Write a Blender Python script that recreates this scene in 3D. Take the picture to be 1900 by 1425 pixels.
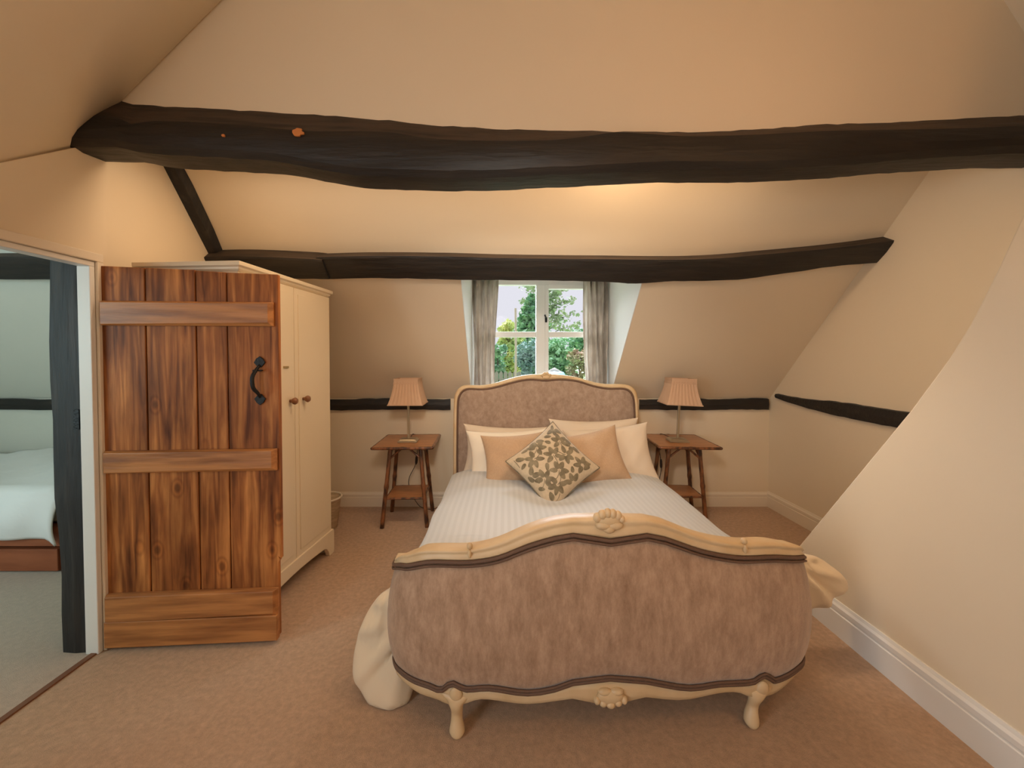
import bpy, bmesh, math, random
from mathutils import Vector, Matrix
import numpy as np

# ------------------------------------------------------------------ camera
for o in list(bpy.data.objects):
    bpy.data.objects.remove(o)
S = bpy.context.scene
C = S.collection
F, HC, TILT = 750.0, 1.35, math.radians(1.3)
CX, CY = 938.0, 682.0                       # principal point, 1900 x 1425 frame
cd = bpy.data.cameras.new('camera'); cam = bpy.data.objects.new('camera', cd); C.objects.link(cam)
cam.location = (0, 0, HC); cam.rotation_euler = (math.pi/2 - TILT, 0, 0)
cd.sensor_width = 36; cd.sensor_fit = 'HORIZONTAL'; cd.lens = F/1900*36
cd.shift_x = (950-CX)/1900; cd.shift_y = -(712.5-CY)/1900
cd.clip_start = 0.02; cd.clip_end = 500
S.camera = cam
# ------------------------------------------------------------------ world, lights, exposure
S.view_settings.view_transform = 'Standard'; S.view_settings.look = 'None'
S.view_settings.gamma = 1; S.view_settings.use_curve_mapping = False
S.view_settings.exposure = 0.72
w = bpy.data.worlds.new('overcast_sky'); S.world = w; w.use_nodes = True
bg = w.node_tree.nodes['Background']; bg.inputs[0].default_value = (.84, .82, .90, 1); bg.inputs[1].default_value = .60

def light(name, kind, loc, power, col, size=.1, rot=None, sy=None, spread=None):
    l = bpy.data.lights.new(name, kind); l.energy = power; l.color = col
    if kind == 'AREA':
        l.shape = 'RECTANGLE'; l.size = size; l.size_y = sy or size
        if spread: l.spread = spread
    else: l.shadow_soft_size = size
    o = bpy.data.objects.new(name, l); C.objects.link(o); o.location = loc
    if rot: o.rotation_euler = rot
    return o
R = math.radians
WARM = (1.0, .72, .46)
light('ceiling_lamp', 'POINT', (.62, 2.06, 2.46), 3.5, WARM, .11)             # ceiling lamp behind the tie beam
light('beam_fill', 'AREA', (.0, 2.02, 2.42), 12, WARM, 3.0, (R(0), 0, 0), .14)  # added fill hidden behind the tie beam, evens light along the slope
light('warm_fill', 'POINT', (1.2, .25, 2.25), 8, (1.0, .47, .16), .12)      # added warm fill out of frame, for left wall and gable
spot = light('spot_fill', 'SPOT', (-.1, .35, 2.05), 50, (1.0, .91, .80), .15, (R(68), 0, R(-8)))  # added spot out of frame, brightens the lower back slope and bed
spot.data.spot_size = R(64); spot.data.spot_blend = .8
light('rear_window', 'AREA', (-.3, -1.5, 1.35), 3.5, (.95, .98, 1.0), 1.8, (R(66), 0, R(-6)), 1.2)
light('side_fill', 'AREA', (-1.75, -.5, 1.2), 18, (.78, .91, 1.0), 1.2, (0, R(-90), 0), 1.0)  # added cool fill for the partition face, no window built here
light('next_room_window', 'AREA', (-3.4, .2, 1.5), 19, (.70, .95, 1.0), 1.0, (R(74), 0, 0), 1.0)
sun = light('overcast_daylight', 'SUN', (0, 12, 8), 14, (.80, .90, 1.0), .1, (R(-50), 0, R(4))); sun.data.angle = R(90)

# ------------------------------------------------------------------ picture -> place
ct, st = math.cos(TILT), math.sin(TILT)
def ray(px, py):
    u, v = (px-CX)/F, (CY-py)/F
    return Vector((u, ct + v*st, -st + v*ct))
EYE = Vector((0, 0, HC))
def atY(px, py, y): d = ray(px, py); return EYE + d*(y/d.y)
def atX(px, py, x): d = ray(px, py); return EYE + d*(x/d.x)
def atZ(px, py, z): d = ray(px, py); return EYE + d*((z-HC)/d.z)
# the back roof slope
YB, ZK, COT = 3.667, .985, .95
SL = math.hypot(1, COT)
SN = Vector((0, -1/SL, -COT/SL))            # normal into the room
S0 = Vector((0, YB, ZK))
def slopeY(z): return YB - COT*(z-ZK)
def atS(px, py, n=0):
    d = ray(px, py); t = (S0 + SN*n - EYE).dot(SN)/d.dot(SN)
    return EYE + d*t

# ------------------------------------------------------------------ mesh helpers
def mesh(name, v, f, smooth=False):
    m = bpy.data.meshes.new(name); m.from_pydata([tuple(p) for p in v], [], f)
    b = bmesh.new(); b.from_mesh(m); bmesh.ops.recalc_face_normals(b, faces=b.faces); b.to_mesh(m); b.free()
    for p in m.polygons: p.use_smooth = smooth
    m.update(); return m
def obj(name, vf, mat, parent=None, smooth=False, bevel=0, local=True, sub=0, seg=2):
    v, f = vf
    if parent is not None and not local:
        L = parent.location; v = [Vector(p)-L for p in v]
    m = mesh(name, v, f, smooth); m.materials.append(mat)
    o = bpy.data.objects.new(name, m); C.objects.link(o)
    if parent is not None: o.parent = parent
    if sub:
        s = o.modifiers.new('sub', 'SUBSURF'); s.levels = s.render_levels = sub
    if bevel:
        b = o.modifiers.new('bevel', 'BEVEL'); b.width = bevel; b.segments = seg; b.limit_method = 'ANGLE'; b.angle_limit = R(35)
    return o
def tag(o, label, cat, group=None):
    o['label'] = label; o['category'] = cat
    if group: o['group'] = group
    return o
def thing(name, label, cat, loc=(0, 0, 0), rotz=0, group=None):
    o = bpy.data.objects.new(name, None); C.objects.link(o); o.location = loc; o.rotation_euler = (0, 0, rotz)
    o.empty_display_size = .1
    return tag(o, label, cat, group)
def struct(o): o['kind'] = 'structure'; return o
def merge(*parts):
    V, Fc = [], []
    for v, f in parts:
        n = len(V); V += [tuple(p) for p in v]; Fc += [[i+n for i in q] for q in f]
    return V, Fc
def box(x0, x1, y0, y1, z0, z1):
    v = [(x, y, z) for z in (z0, z1) for y in (y0, y1) for x in (x0, x1)]
    return v, [[0, 2, 3, 1], [4, 5, 7, 6], [0, 1, 5, 4], [2, 6, 7, 3], [0, 4, 6, 2], [1, 3, 7, 5]]
def prism(poly, axis, a, b):
    """poly: 2-D outline in the two other axes (order xyz)"""
    def p3(p, c):
        q = list(p); q.insert(axis, c); return tuple(q)
    n = len(poly); v = [p3(p, a) for p in poly] + [p3(p, b) for p in poly]
    f = [list(range(n))[::-1], list(range(n, 2*n))] + [[i, (i+1) % n, n+(i+1) % n, n+i] for i in range(n)]
    return v, f
def grid(fn, nu, nv):
    v = [fn(i/nu, j/nv) for j in range(nv+1) for i in range(nu+1)]
    f = [[j*(nu+1)+i, j*(nu+1)+i+1, (j+1)*(nu+1)+i+1, (j+1)*(nu+1)+i] for j in range(nv) for i in range(nu)]
    return v, f
def loft(secs, closed=True, caps=True):
    n = len(secs[0]); v = [tuple(p) for s in secs for p in s]; f = []
    for k in range(len(secs)-1):
        for i in range(n if closed else n-1):
            j = (i+1) % n
            f.append([k*n+i, k*n+j, (k+1)*n+j, (k+1)*n+i])
    if caps and closed: f += [list(range(n))[::-1], [(len(secs)-1)*n+i for i in range(n)]]
    return v, f
def tube(pts, r, seg=8, flat=1.0):
    pts = [Vector(p) for p in pts]; n = len(pts)
    rr = r if isinstance(r, (list, tuple)) else [r]*n
    t0 = (pts[1]-pts[0]).normalized(); a = t0.orthogonal().normalized(); secs = []
    for i in range(n):
        t = (pts[min(i+1, n-1)]-pts[max(i-1, 0)]).normalized()
        a = (a - t*a.dot(t)).normalized(); b = t.cross(a)
        secs.append([pts[i] + (a*math.cos(2*math.pi*k/seg) + b*math.sin(2*math.pi*k/seg)*flat)*rr[i] for k in range(seg)])
    return loft(secs)
def lathe(prof, c=(0, 0, 0), seg=20, axis=2):
    secs = []
    for r, h in prof:
        s = []
        for k in range(seg):
            a = 2*math.pi*k/seg; p = [r*math.cos(a), r*math.sin(a)]; p.insert(axis, h)
            s.append((p[0]+c[0], p[1]+c[1], p[2]+c[2]))
        secs.append(s)
    return loft(secs)
def ellipsoid(c, r, nu=12, nv=8):
    prof = [(max(math.sin(math.pi*j/nv), .02), -math.cos(math.pi*j/nv)) for j in range(nv+1)]
    v, f = lathe(prof, seg=nu)
    return [(p[0]*r[0]+c[0], p[1]*r[1]+c[1], p[2]*r[2]+c[2]) for p in v], f
def spline(pts, n):
    """Catmull-Rom through pts"""
    P = [Vector(p) for p in pts]; P = [P[0]*2-P[1]] + P + [P[-1]*2-P[-2]]; out = []
    m = len(P)-3
    for k in range(n+1):
        s = k/n*m; i = min(int(s), m-1); t = s-i
        a, b, c, d = P[i:i+4]
        out.append(.5*((2*b) + (c-a)*t + (2*a-5*b+4*c-d)*t*t + (3*b-a-3*c+d)*t**3))
    return out
def interp(x, pts): 
    xs = [p[0] for p in pts]; ys = [p[1] for p in pts]; return float(np.interp(x, xs, ys))
def smooth_interp(x, pts):
    xs = [p[0] for p in pts]
    if x <= xs[0]: return pts[0][1]
    if x >= xs[-1]: return pts[-1][1]
    i = max(k for k in range(len(xs)-1) if xs[k] <= x)
    y = [pts[max(0, min(len(pts)-1, i+k))][1] for k in (-1, 0, 1, 2)]
    X = [xs[max(0, min(len(pts)-1, i+k))] for k in (-1, 0, 1, 2)]
    h = X[2]-X[1]; t = (x-X[1])/h
    m1 = (y[2]-y[0])/max(X[2]-X[0], 1e-6)*h; m2 = (y[3]-y[1])/max(X[3]-X[1], 1e-6)*h
    return (2*t**3-3*t*t+1)*y[1] + (t**3-2*t*t+t)*m1 + (-2*t**3+3*t*t)*y[2] + (t**3-t*t)*m2
def hsh(i, k=0): return (math.sin(i*127.1 + k*311.7)*43758.5453) % 1.0

# ------------------------------------------------------------------ materials
def mat(name, col, rough=.6, var=None, vscale=(6, 6, 6), vdetail=4, bump=0, bscale=(60, 60, 60), metallic=0, sheen=0, contrast=(.35, .65), spec=.5, coat=0, nr=.5):
    m = bpy.data.materials.new(name); m.use_nodes = True
    n, l = m.node_tree.nodes, m.node_tree.links
    b = n['Principled BSDF']; b.inputs['Base Color'].default_value = (*col, 1)
    b.inputs['Roughness'].default_value = rough; b.inputs['Metallic'].default_value = metallic
    b.inputs['Specular IOR Level'].default_value = spec
    if sheen:
        b.inputs['Sheen Weight'].default_value = sheen; b.inputs['Sheen Roughness'].default_value = .4
    if coat: b.inputs['Coat Weight'].default_value = coat
    tc = n.new('ShaderNodeTexCoord')
    def noise(sc, det):
        mp = n.new('ShaderNodeMapping'); mp.inputs['Scale'].default_value = sc; l.new(tc.outputs['Object'], mp.inputs[0])
        t = n.new('ShaderNodeTexNoise'); t.inputs['Scale'].default_value = 1; t.inputs['Detail'].default_value = det; t.inputs['Roughness'].default_value = nr
        l.new(mp.outputs[0], t.inputs['Vector']); return t
    if var:
        t = noise(vscale, vdetail); r = n.new('ShaderNodeValToRGB')
        r.color_ramp.elements[0].position = contrast[0]; r.color_ramp.elements[0].color = (*var, 1)
        r.color_ramp.elements[1].position = contrast[1]; r.color_ramp.elements[1].color = (*col, 1)
        l.new(t.outputs['Fac'], r.inputs[0]); l.new(r.outputs[0], b.inputs['Base Color'])
    if bump:
        t = noise(bscale, 3); bp = n.new('ShaderNodeBump'); bp.inputs['Strength'].default_value = bump; bp.inputs['Distance'].default_value = .01
        l.new(t.outputs['Fac'], bp.inputs['Height']); l.new(bp.outputs[0], b.inputs['Normal'])
    return m

M = {}
M['plaster'] = mat('cream_plaster', (.82, .698, .525), .75, (.80, .678, .505), (1.3, 1.3, 1.3), 5, .10, (14, 14, 14), spec=.2)
M['plaster_cool'] = mat('pale_plaster', (.70, .70, .62), .8, (.67, .67, .59), (1.3, 1.3, 1.3), 5, .10, (14, 14, 14), spec=.2)
M['white_paint'] = mat('white_gloss_paint', (.82, .80, .76), .4, spec=.4)
M['cream_trim'] = mat('cream_trim_paint', (.84, .74, .60), .4, spec=.4)
M['beam'] = mat('black_timber', (.013, .0115, .0105), .55, (.026, .020, .016), (3, 26, 26), 6, .55, (5, 40, 40), contrast=(.30, .52))
M['beam_v'] = mat('black_timber_upright', (.014, .013, .013), .6, (.035, .028, .024), (26, 26, 3), 6, .55, (40, 40, 5), contrast=(.30, .52))
M['chip'] = mat('bare_wood_chip', (.62, .22, .06), .8)
M['carpet'] = mat('beige_carpet', (.74, .49, .315), .95, (.50, .31, .185), (40, 40, 40), 14, .8, (300, 300, 300), sheen=.3, spec=.1, contrast=(.30, .68), nr=.7)
M['carpet2'] = mat('beige_carpet_next_room', (.70, .55, .43), .95, (.54, .42, .32), (40, 40, 40), 14, .8, (300, 300, 300), sheen=.3, spec=.1, contrast=(.30, .68), nr=.7)
M['cream_furn'] = mat('cream_painted_wood', (.82, .69, .50), .38, (.80, .67, .48), (2, 2, 2), 3, spec=.4)
M['knob'] = mat('turned_wood_knob', (.26, .11, .045), .35)
M['iron'] = mat('black_iron', (.012, .012, .013), .5, metallic=.4, bump=.3, bscale=(90, 90, 90))
M['brass'] = mat('aged_brass', (.45, .30, .13), .4, metallic=.8)
M['frame_wood'] = mat('antique_cream_wood', (.74, .56, .345), .42, (.66, .47, .26), (9, 9, 9), 6, .12, (30, 30, 30))
M['velvet'] = mat('taupe_velvet', (.56, .38, .26), .75, (.30, .18, .11), (26, 26, 9), 15, .3, (240, 240, 110), sheen=.6, contrast=(.30, .64), nr=.78, spec=.2)
M['velvet_head'] = mat('taupe_velvet_crushed', (.47, .35, .27), .75, (.30, .205, .15), (26, 26, 20), 15, .3, (160, 160, 160), sheen=.7, contrast=(.32, .62), nr=.78, spec=.2)
M['piping'] = mat('brown_piping', (.15, .085, .055), .7, bump=.3, bscale=(200, 200, 200))
M['duvet_warm'] = mat('warm_lit_cotton', (.80, .66, .48), .85, bump=.25, bscale=(9, 9, 9), sheen=.2, spec=.15)  # duvet cotton with warm light mixed into its colour
M['pillow'] = mat('ivory_pillowcase', (.74, .62, .49), .85, bump=.35, bscale=(10, 10, 10), sheen=.2, spec=.15)
M['pillow_white'] = mat('white_pillowcase', (.86, .77, .64), .85, bump=.35, bscale=(10, 10, 10), sheen=.2, spec=.15)
M['tan'] = mat('tan_linen', (.52, .35, .22), .85, (.48, .32, .20), (120, 120, 120), 2, .25, (12, 12, 12), sheen=.3, spec=.15)
M['cushion'] = mat('beige_leaf_cushion_cloth', (.56, .44, .30), .8, (.50, .39, .26), (60, 60, 60), 3, .2, (90, 90, 90), sheen=.3)
M['leafprint'] = mat('olive_leaf_pattern', (.13, .10, .055), .7, (.25, .20, .12), (22, 22, 22), 4, .3, (150, 150, 150), sheen=.3)
M['bamboo'] = mat('scorched_bamboo', (.25, .095, .036), .35, (.045, .017, .009), (28, 28, 12), 5, .2, (50, 50, 20), contrast=(.36, .58), coat=.3)
M['tabletop'] = mat('rattan_table_top', (.50, .225, .088), .4, (.38, .155, .058), (8, 40, 8), 5, .1, (140, 140, 10), coat=.2)
M['shade'] = mat('pink_pleated_shade', (.62, .42, .29), .85, (.55, .36, .24), (3, 3, 3), 3, spec=.1)
M['lamp_metal'] = mat('brushed_brass_lamp', (.42, .34, .23), .35, metallic=.75)
M['cord'] = mat('brown_cord', (.035, .02, .014), .6)
M['curtain'] = mat('grey_damask_curtain', (.74, .67, .59), .85, (.52, .45, .38), (14, 14, 9), 6, .15, (60, 60, 60), sheen=.3, spec=.1, contrast=(.34, .60))
def translucent(m, col, k):
    n, l = m.node_tree.nodes, m.node_tree.links; t = n.new('ShaderNodeBsdfTranslucent'); t.inputs[0].default_value = (*col, 1)
    x = n.new('ShaderNodeMixShader'); x.inputs[0].default_value = k; o = n['Material Output']
    l.new(n['Principled BSDF'].outputs[0], x.inputs[1]); l.new(t.outputs[0], x.inputs[2]); l.new(x.outputs[0], o.inputs[0])
translucent(M['curtain'], (.72, .66, .60), .30)
M['redwood'] = mat('red_stained_pine', (.34, .10, .040), .45, (.25, .068, .026), (3, 20, 20), 5)
M['duvet2'] = mat('white_quilt', (.80, .80, .78), .85, bump=.5, bscale=(8, 20, 8), sheen=.2, spec=.15)
M['mattress'] = mat('ivory_mattress', (.72, .66, .56), .85)
M['wicker'] = mat('cream_basket', (.66, .52, .35), .8, (.48, .36, .22), (12, 12, 70), 3, .4, (30, 30, 90))
M['grass'] = mat('lawn', (.22, .30, .13), .9, (.16, .25, .10), (.8, .8, .8), 6)
M['trunk'] = mat('bark', (.10, .075, .055), .9, bump=.4, bscale=(8, 8, 8))
def leafmat(n, a, b): 
    m = mat(n, a, .7, b, (1.1, 1.1, 1.1), 6, contrast=(.38, .62), spec=.2); return m
M['conifer'] = leafmat('conifer_green', (.34, .52, .30), (.17, .34, .22))
M['yellow_leaf'] = leafmat('yellow_green_leaf', (.70, .68, .26), (.40, .52, .22))
M['grey_leaf'] = leafmat('blue_green_leaf', (.44, .56, .50), (.22, .36, .32))
M['bush'] = leafmat('fresh_green_leaf', (.38, .58, .32), (.22, .42, .24))
M['sparse'] = leafmat('autumn_leaf', (.46, .50, .32), (.30, .38, .24))
M['pink_leaf'] = leafmat('russet_leaf', (.48, .34, .24), (.40, .44, .22))
M['pole'] = mat('weathered_pole', (.52, .40, .34), .9)
M['tarp'] = mat('blue_tarpaulin', (.30, .48, .66), .5, bump=.4, bscale=(4, 4, 4))
M['stone'] = mat('pale_rubble', (.55, .50, .45), .9, (.42, .38, .33), (2, 2, 2), 5)
M['fence'] = mat('grey_fence_timber', (.38, .33, .29), .9, (.28, .24, .2), (3, 3, .5), 4)

def wood_door(name, seed):
    m = bpy.data.materials.new(name); m.use_nodes = True
    n, l = m.node_tree.nodes, m.node_tree.links; b = n['Principled BSDF']
    tc = n.new('ShaderNodeTexCoord')
    def mp(sc, loc=(0, 0, 0)):
        q = n.new('ShaderNodeMapping'); q.inputs['Scale'].default_value = sc; q.inputs['Location'].default_value = loc
        l.new(tc.outputs['Object'], q.inputs[0]); return q
    g = n.new('ShaderNodeTexNoise'); g.inputs['Detail'].default_value = 7; g.inputs['Scale'].default_value = 1; g.inputs['Distortion'].default_value = .6
    l.new(mp((34, 34, 2.2), (seed*3.1, 0, seed)).outputs[0], g.inputs['Vector'])
    r = n.new('ShaderNodeValToRGB'); e = r.color_ramp.elements
    e[0].position = .30; e[0].color = (.12, .036, .011, 1); e[1].position = .70; e[1].color = (.60, .250, .078, 1)
    k = r.color_ramp.elements.new(.5); k.color = (.34, .118, .034, 1)
    l.new(g.outputs['Fac'], r.inputs[0])
    big = n.new('ShaderNodeTexNoise'); big.inputs['Detail'].default_value = 4; big.inputs['Scale'].default_value = 1
    l.new(mp((9, 9, 2.6), (seed*7.7, 2, seed*2)).outputs[0], big.inputs['Vector'])
    r2 = n.new('ShaderNodeValToRGB'); e = r2.color_ramp.elements
    e[0].position = .30; e[0].color = (.42, .36, .33, 1); e[1].position = .62; e[1].color = (1.15, 1.12, 1.05, 1)
    l.new(big.outputs['Fac'], r2.inputs[0])
    mx = n.new('ShaderNodeMix'); mx.data_type = 'RGBA'; mx.blend_type = 'MULTIPLY'; mx.inputs[0].default_value = .9
    l.new(r.outputs[0], mx.inputs[6]); l.new(r2.outputs[0], mx.inputs[7])
    v = n.new('ShaderNodeTexVoronoi'); v.inputs['Scale'].default_value = 1; v.feature = 'F1'
    l.new(mp((6.5, 3.0, 4.0), (seed*1.7, .5, seed*5.3)).outputs[0], v.inputs['Vector'])
    r3 = n.new('ShaderNodeValToRGB'); e = r3.color_ramp.elements
    e[0].position = .06; e[0].color = (.20, .15, .13, 1); e[1].position = .22; e[1].color = (1, 1, 1, 1)
    kk = r3.color_ramp.elements.new(.12); kk.color = (1.15, 1.05, .9, 1); k4 = r3.color_ramp.elements.new(.17); k4.color = (.62, .55, .5, 1)
    l.new(v.outputs['Distance'], r3.inputs[0])
    mx2 = n.new('ShaderNodeMix'); mx2.data_type = 'RGBA'; mx2.blend_type = 'MULTIPLY'; mx2.inputs[0].default_value = .62
    l.new(mx.outputs[2], mx2.inputs[6]); l.new(r3.outputs[0], mx2.inputs[7])
    l.new(mx2.outputs[2], b.inputs['Base Color']); b.inputs['Roughness'].default_value = .5; b.inputs['Specular IOR Level'].default_value = .2
    bp = n.new('ShaderNodeBump'); bp.inputs['Strength'].default_value = .25; bp.inputs['Distance'].default_value = .004
    l.new(g.outputs['Fac'], bp.inputs['Height']); l.new(bp.outputs[0], b.inputs['Normal'])
    return m
def wood_ledge(name):
    return mat(name, (.52, .215, .066), .45, (.27, .098, .029), (2.6, 30, 30), 6, .2, (4, 50, 50), contrast=(.34, .62))
def stripe_cotton(name):
    m = mat(name, (.85, .81, .76), .7, sheen=.2, spec=.2)
    n, l = m.node_tree.nodes, m.node_tree.links; b = n['Principled BSDF']; tc = n.new('ShaderNodeTexCoord')
    wv = n.new('ShaderNodeTexWave'); wv.wave_type = 'BANDS'; wv.bands_direction = 'X'; wv.inputs['Scale'].default_value = 9
    l.new(tc.outputs['Object'], wv.inputs['Vector'])
    r = n.new('ShaderNodeValToRGB'); e = r.color_ramp.elements
    e[0].position = .42; e[0].color = (.535, .545, .555, 1); e[1].position = .58; e[1].color = (.565, .575, .585, 1)
    l.new(wv.outputs['Fac'], r.inputs[0]); l.new(r.outputs[0], b.inputs['Base Color'])
    r2 = n.new('ShaderNodeMapRange'); r2.inputs[3].default_value = .8; r2.inputs[4].default_value = .5
    l.new(wv.outputs['Fac'], r2.inputs[0]); l.new(r2.outputs[0], b.inputs['Roughness'])
    return m
def glass(name):
    m = bpy.data.materials.new(name); m.use_nodes = True; n, l = m.node_tree.nodes, m.node_tree.links
    n.remove(n['Principled BSDF']); o = n['Material Output']
    t = n.new('ShaderNodeBsdfTransparent'); t.inputs[0].default_value = (.97, .98, .98, 1)
    g = n.new('ShaderNodeBsdfGlossy'); g.inputs['Roughness'].default_value = .02
    x = n.new('ShaderNodeMixShader'); x.inputs[0].default_value = .0008
    l.new(t.outputs[0], x.inputs[1]); l.new(g.outputs[0], x.inputs[2]); l.new(x.outputs[0], o.inputs[0]); return m
M['stripe'] = stripe_cotton('white_satin_stripe_cotton'); M['glass'] = glass('window_glass')

# ------------------------------------------------------------------ room shell
XR, XL, XLB = 2.40, -1.86, -1.99           # right wall, left wall by the doorway, left wall at the back
XE, YF = -5.2, -1.6                        # far end of the next room, wall behind the camera
YU = 1.80                                  # plaster gable above the tie beam
DL, DR, DT = -.305, .945, 1.975             # dormer sides and head
YW, WT = 3.84, 2.105                                  # window plane
def xl(y): return XL if y < 1.9 else XL + (XLB-XL)*(y-1.9)/(YB-1.9)
def SP(x, z, n=0): return Vector((x, slopeY(z), z)) + SN*n

struct(obj('floor', ([(XL-.02, YF, 0), (XR+.2, YF, 0), (XR+.2, YB+.1, 0), (XL-.02-.13, YB+.1, 0), (XL-.02, 1.95, 0)], [[0, 1, 2, 3, 4]]), M['carpet']))
struct(obj('floor_next_room', ([(XE, YF, 0), (XL-.02, YF, 0), (XL-.02, 1.95, 0), (XL-.15, YB+.1, 0), (XE, YB+.1, 0)], [[0, 1, 2, 3, 4]]), M['carpet2']))
# back wall with the dormer sill
v, f = [], []
struct(obj('wall_back', merge(box(xl(YB), XR+.1, YB, YB+.12, 0, ZK), box(DL-.05, DR+.05, YB, YB+.30, 0, ZK-.001)), M['plaster']))
struct(obj('wall_back_next_room', box(XE, xl(YB), YB, YB+.12, 0, ZK), M['plaster_cool']))
ZT = ZK + (YB-YU)/COT
def quad(a, b, c, d): return [a, b, c, d], [[0, 1, 2, 3]]
def slab_s(x0, x1, z0, z1, th=.08):
    a = [SP(x0, z0), SP(x1, z0), SP(x1, z1), SP(x0, z1)]; b = [p - SN*th for p in a]
    return a+b, [[0, 1, 2, 3], [7, 6, 5, 4], [0, 4, 5, 1], [1, 5, 6, 2], [2, 6, 7, 3], [3, 7, 4, 0]]
struct(obj('ceiling_slope', merge(slab_s(-1.93, DL-.005, ZK, ZT), slab_s(DR+.005, XR+.1, ZK, ZT), slab_s(DL-.005, DR+.005, DT, ZT)), M['plaster']))
struct(obj('ceiling_slope_next_room', slab_s(XE, -1.97, ZK, ZT), M['plaster_cool']))
# dormer cheeks and head
def cheek(x, s):
    tri = [(YB-.003, ZK), (slopeY(DT)-.003, DT), (YW+.1, WT+.04), (YW+.1, ZK-.02), (YB+.02, ZK-.02)]
    return prism(tri, 0, x, x+s*.0045)
M['reveal'] = mat('white_reveal_plaster', (.80, .79, .76), .7, spec=.2)
struct(obj('wall_dormer', merge(cheek(DL, -1), cheek(DR, 1)), M['reveal']))
struct(obj('ceiling_dormer', prism([(slopeY(DT)+.004, DT), (YW+.1, WT), (YW+.1, WT+.05), (slopeY(DT)+.004, DT+.05)], 0, DL-.06, DR+.06), M['reveal']))
# right gable wall
struct(obj('wall_right', prism([(YF, 0), (YB+.1, 0), (YB+.1, ZK), (YU, ZT), (YU, 3.9), (YF, 3.9)], 0, XR, XR+.12), M['plaster']))
# left wall: doorway part, header, and part behind the wardrobe
DY0, DY1, DH = 1.00, 1.835, 1.785
pA = atX(150, 272, XL); pB = atX(0, 303, XL)
wl = merge(box(XL-.13, XL, YF, DY0, 0, 2.0),
           prism([(DY0, DH), (DY1, DH-.0), (DY1, 0), (1.9, 0), (1.9, 3.0), (pA.y, pA.z+.15), (pA.y, pA.z), (pB.y, pB.z), (1.05, 2.0), (DY0, 2.0)], 0, XL-.13, XL))
struct(obj('wall_left', wl, M['plaster']))
zz = lambda y: ZK + (YB-y)/COT
struct(obj('wall_left_back', loft([[(xl(y)-.10, y, 0), (xl(y), y, 0), (xl(y), y, min(zz(y)+.03, 3.0)), (xl(y)-.10, y, min(zz(y)+.03, 3.0))] for y in (1.90, 2.3, 2.8, 3.2, YB+.02)]), M['plaster']))
# gable plaster above the tie beam, sloping ceilings to each side, wall behind
struct(obj('wall_gable', box(-2.1, XR+.1, YU, YU+.08, 2.30, 3.95), M['plaster']))
gl0, gl1 = atY(190, 185, YU), atY(390, 0, YU); sl = (gl1.z-gl0.z)/(gl1.x-gl0.x)
ztop = lambda x: gl0.z + sl*(x-gl0.x)
rows = [((XL-.04, YU+.02, ztop(XL-.04)), (-.55, YU+.02, ztop(-.55))), ((XL-.02, pA.y, pA.z), (-.55, pA.y, ztop(-.55))),
        ((XL-.02, pB.y, pB.z), (-.55, pB.y, ztop(-.55))), ((XL-.02, 1.05, 1.99), (-.55, 1.05, ztop(-.55))), ((XL-.02, YF, 1.99), (-.55, YF, ztop(-.55)))]
sec = [[tuple(Vector(a).lerp(Vector(b), t/6)) for t in range(7)] for a, b in rows]
struct(obj('ceiling_left', loft(sec, closed=False), M['plaster'], smooth=True))
gr0, gr1 = atY(1900, 60, YU), atY(1862, 0, YU); sr = (gr1.z-gr0.z)/(gr1.x-gr0.x)
zr_ = lambda x: gr0.z + sr*(x-gr0.x)
struct(obj('ceiling_right', quad((XR+.05, YF, zr_(XR+.05)), (XR+.05, YU+.02, zr_(XR+.05)), (1.7, YU+.02, zr_(1.7)), (1.7, YF, zr_(1.7))), M['plaster']))
struct(obj('ceiling', box(-.75, 1.85, YF, YU+.05, ztop(-.55)-.01, ztop(-.55)+.05), M['plaster']))
struct(obj('wall_front', box(XE, XR+.1, YF-.1, YF, 0, 3.95), M['plaster']))
# next room closures
struct(obj('wall_end_next_room', box(XE-.1, XE, YF, YB+.1, 0, 3.0), M['plaster_cool']))
struct(obj('ceiling_next_room', box(XE, XL-.10, YF, 2.0, 2.55, 2.62), M['plaster_cool']))
# sloped-end partition on the right
XP = 1.63
pe = [atX(px, py, XP) for px, py in ((1690, 760), (1760, 665), (1800, 600), (1850, 500), (1900, 390))]
poly = [(YF, 0), (pe[0].y + pe[0].z*.72, 0)] + [(p.y, p.z) for p in pe] + [(.95, 2.6), (.8, 3.3), (YF, 3.3)]
struct(obj('wall_sloped_partition', prism(poly, 0, XP, XR+.02), M['plaster'], bevel=.008))
# skirtings
def skirt(name, p0, p1, nrm, h=.15):
    p0, p1, nr = Vector((*p0, 0)), Vector((*p1, 0)), Vector((*nrm, 0))
    prof = [(0, 0), (.018, 0), (.018, h*.66), (.014, h*.68), (.014, h*.72), (.017, h*.74), (.017, h*.86), (.010, h*.92), (.006, h), (0, h)]
    return struct(obj(name, loft([[p + nr*a + Vector((0, 0, b)) for a, b in prof] for p in (p0, p1)]), M['cream_trim'] if 'part' not in name else M['white_paint']))
skirt('baseboard_back', (xl(YB), YB), (XR, YB), (0, -1), .13)
skirt('baseboard_right', (XR, YB), (XR, 2.2), (-1, 0), .14)
skirt('baseboard_partition', (XP, YF), (XP, pe[0].y + (pe[0].z-.09)*.72), (-1, 0), .165)
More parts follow.
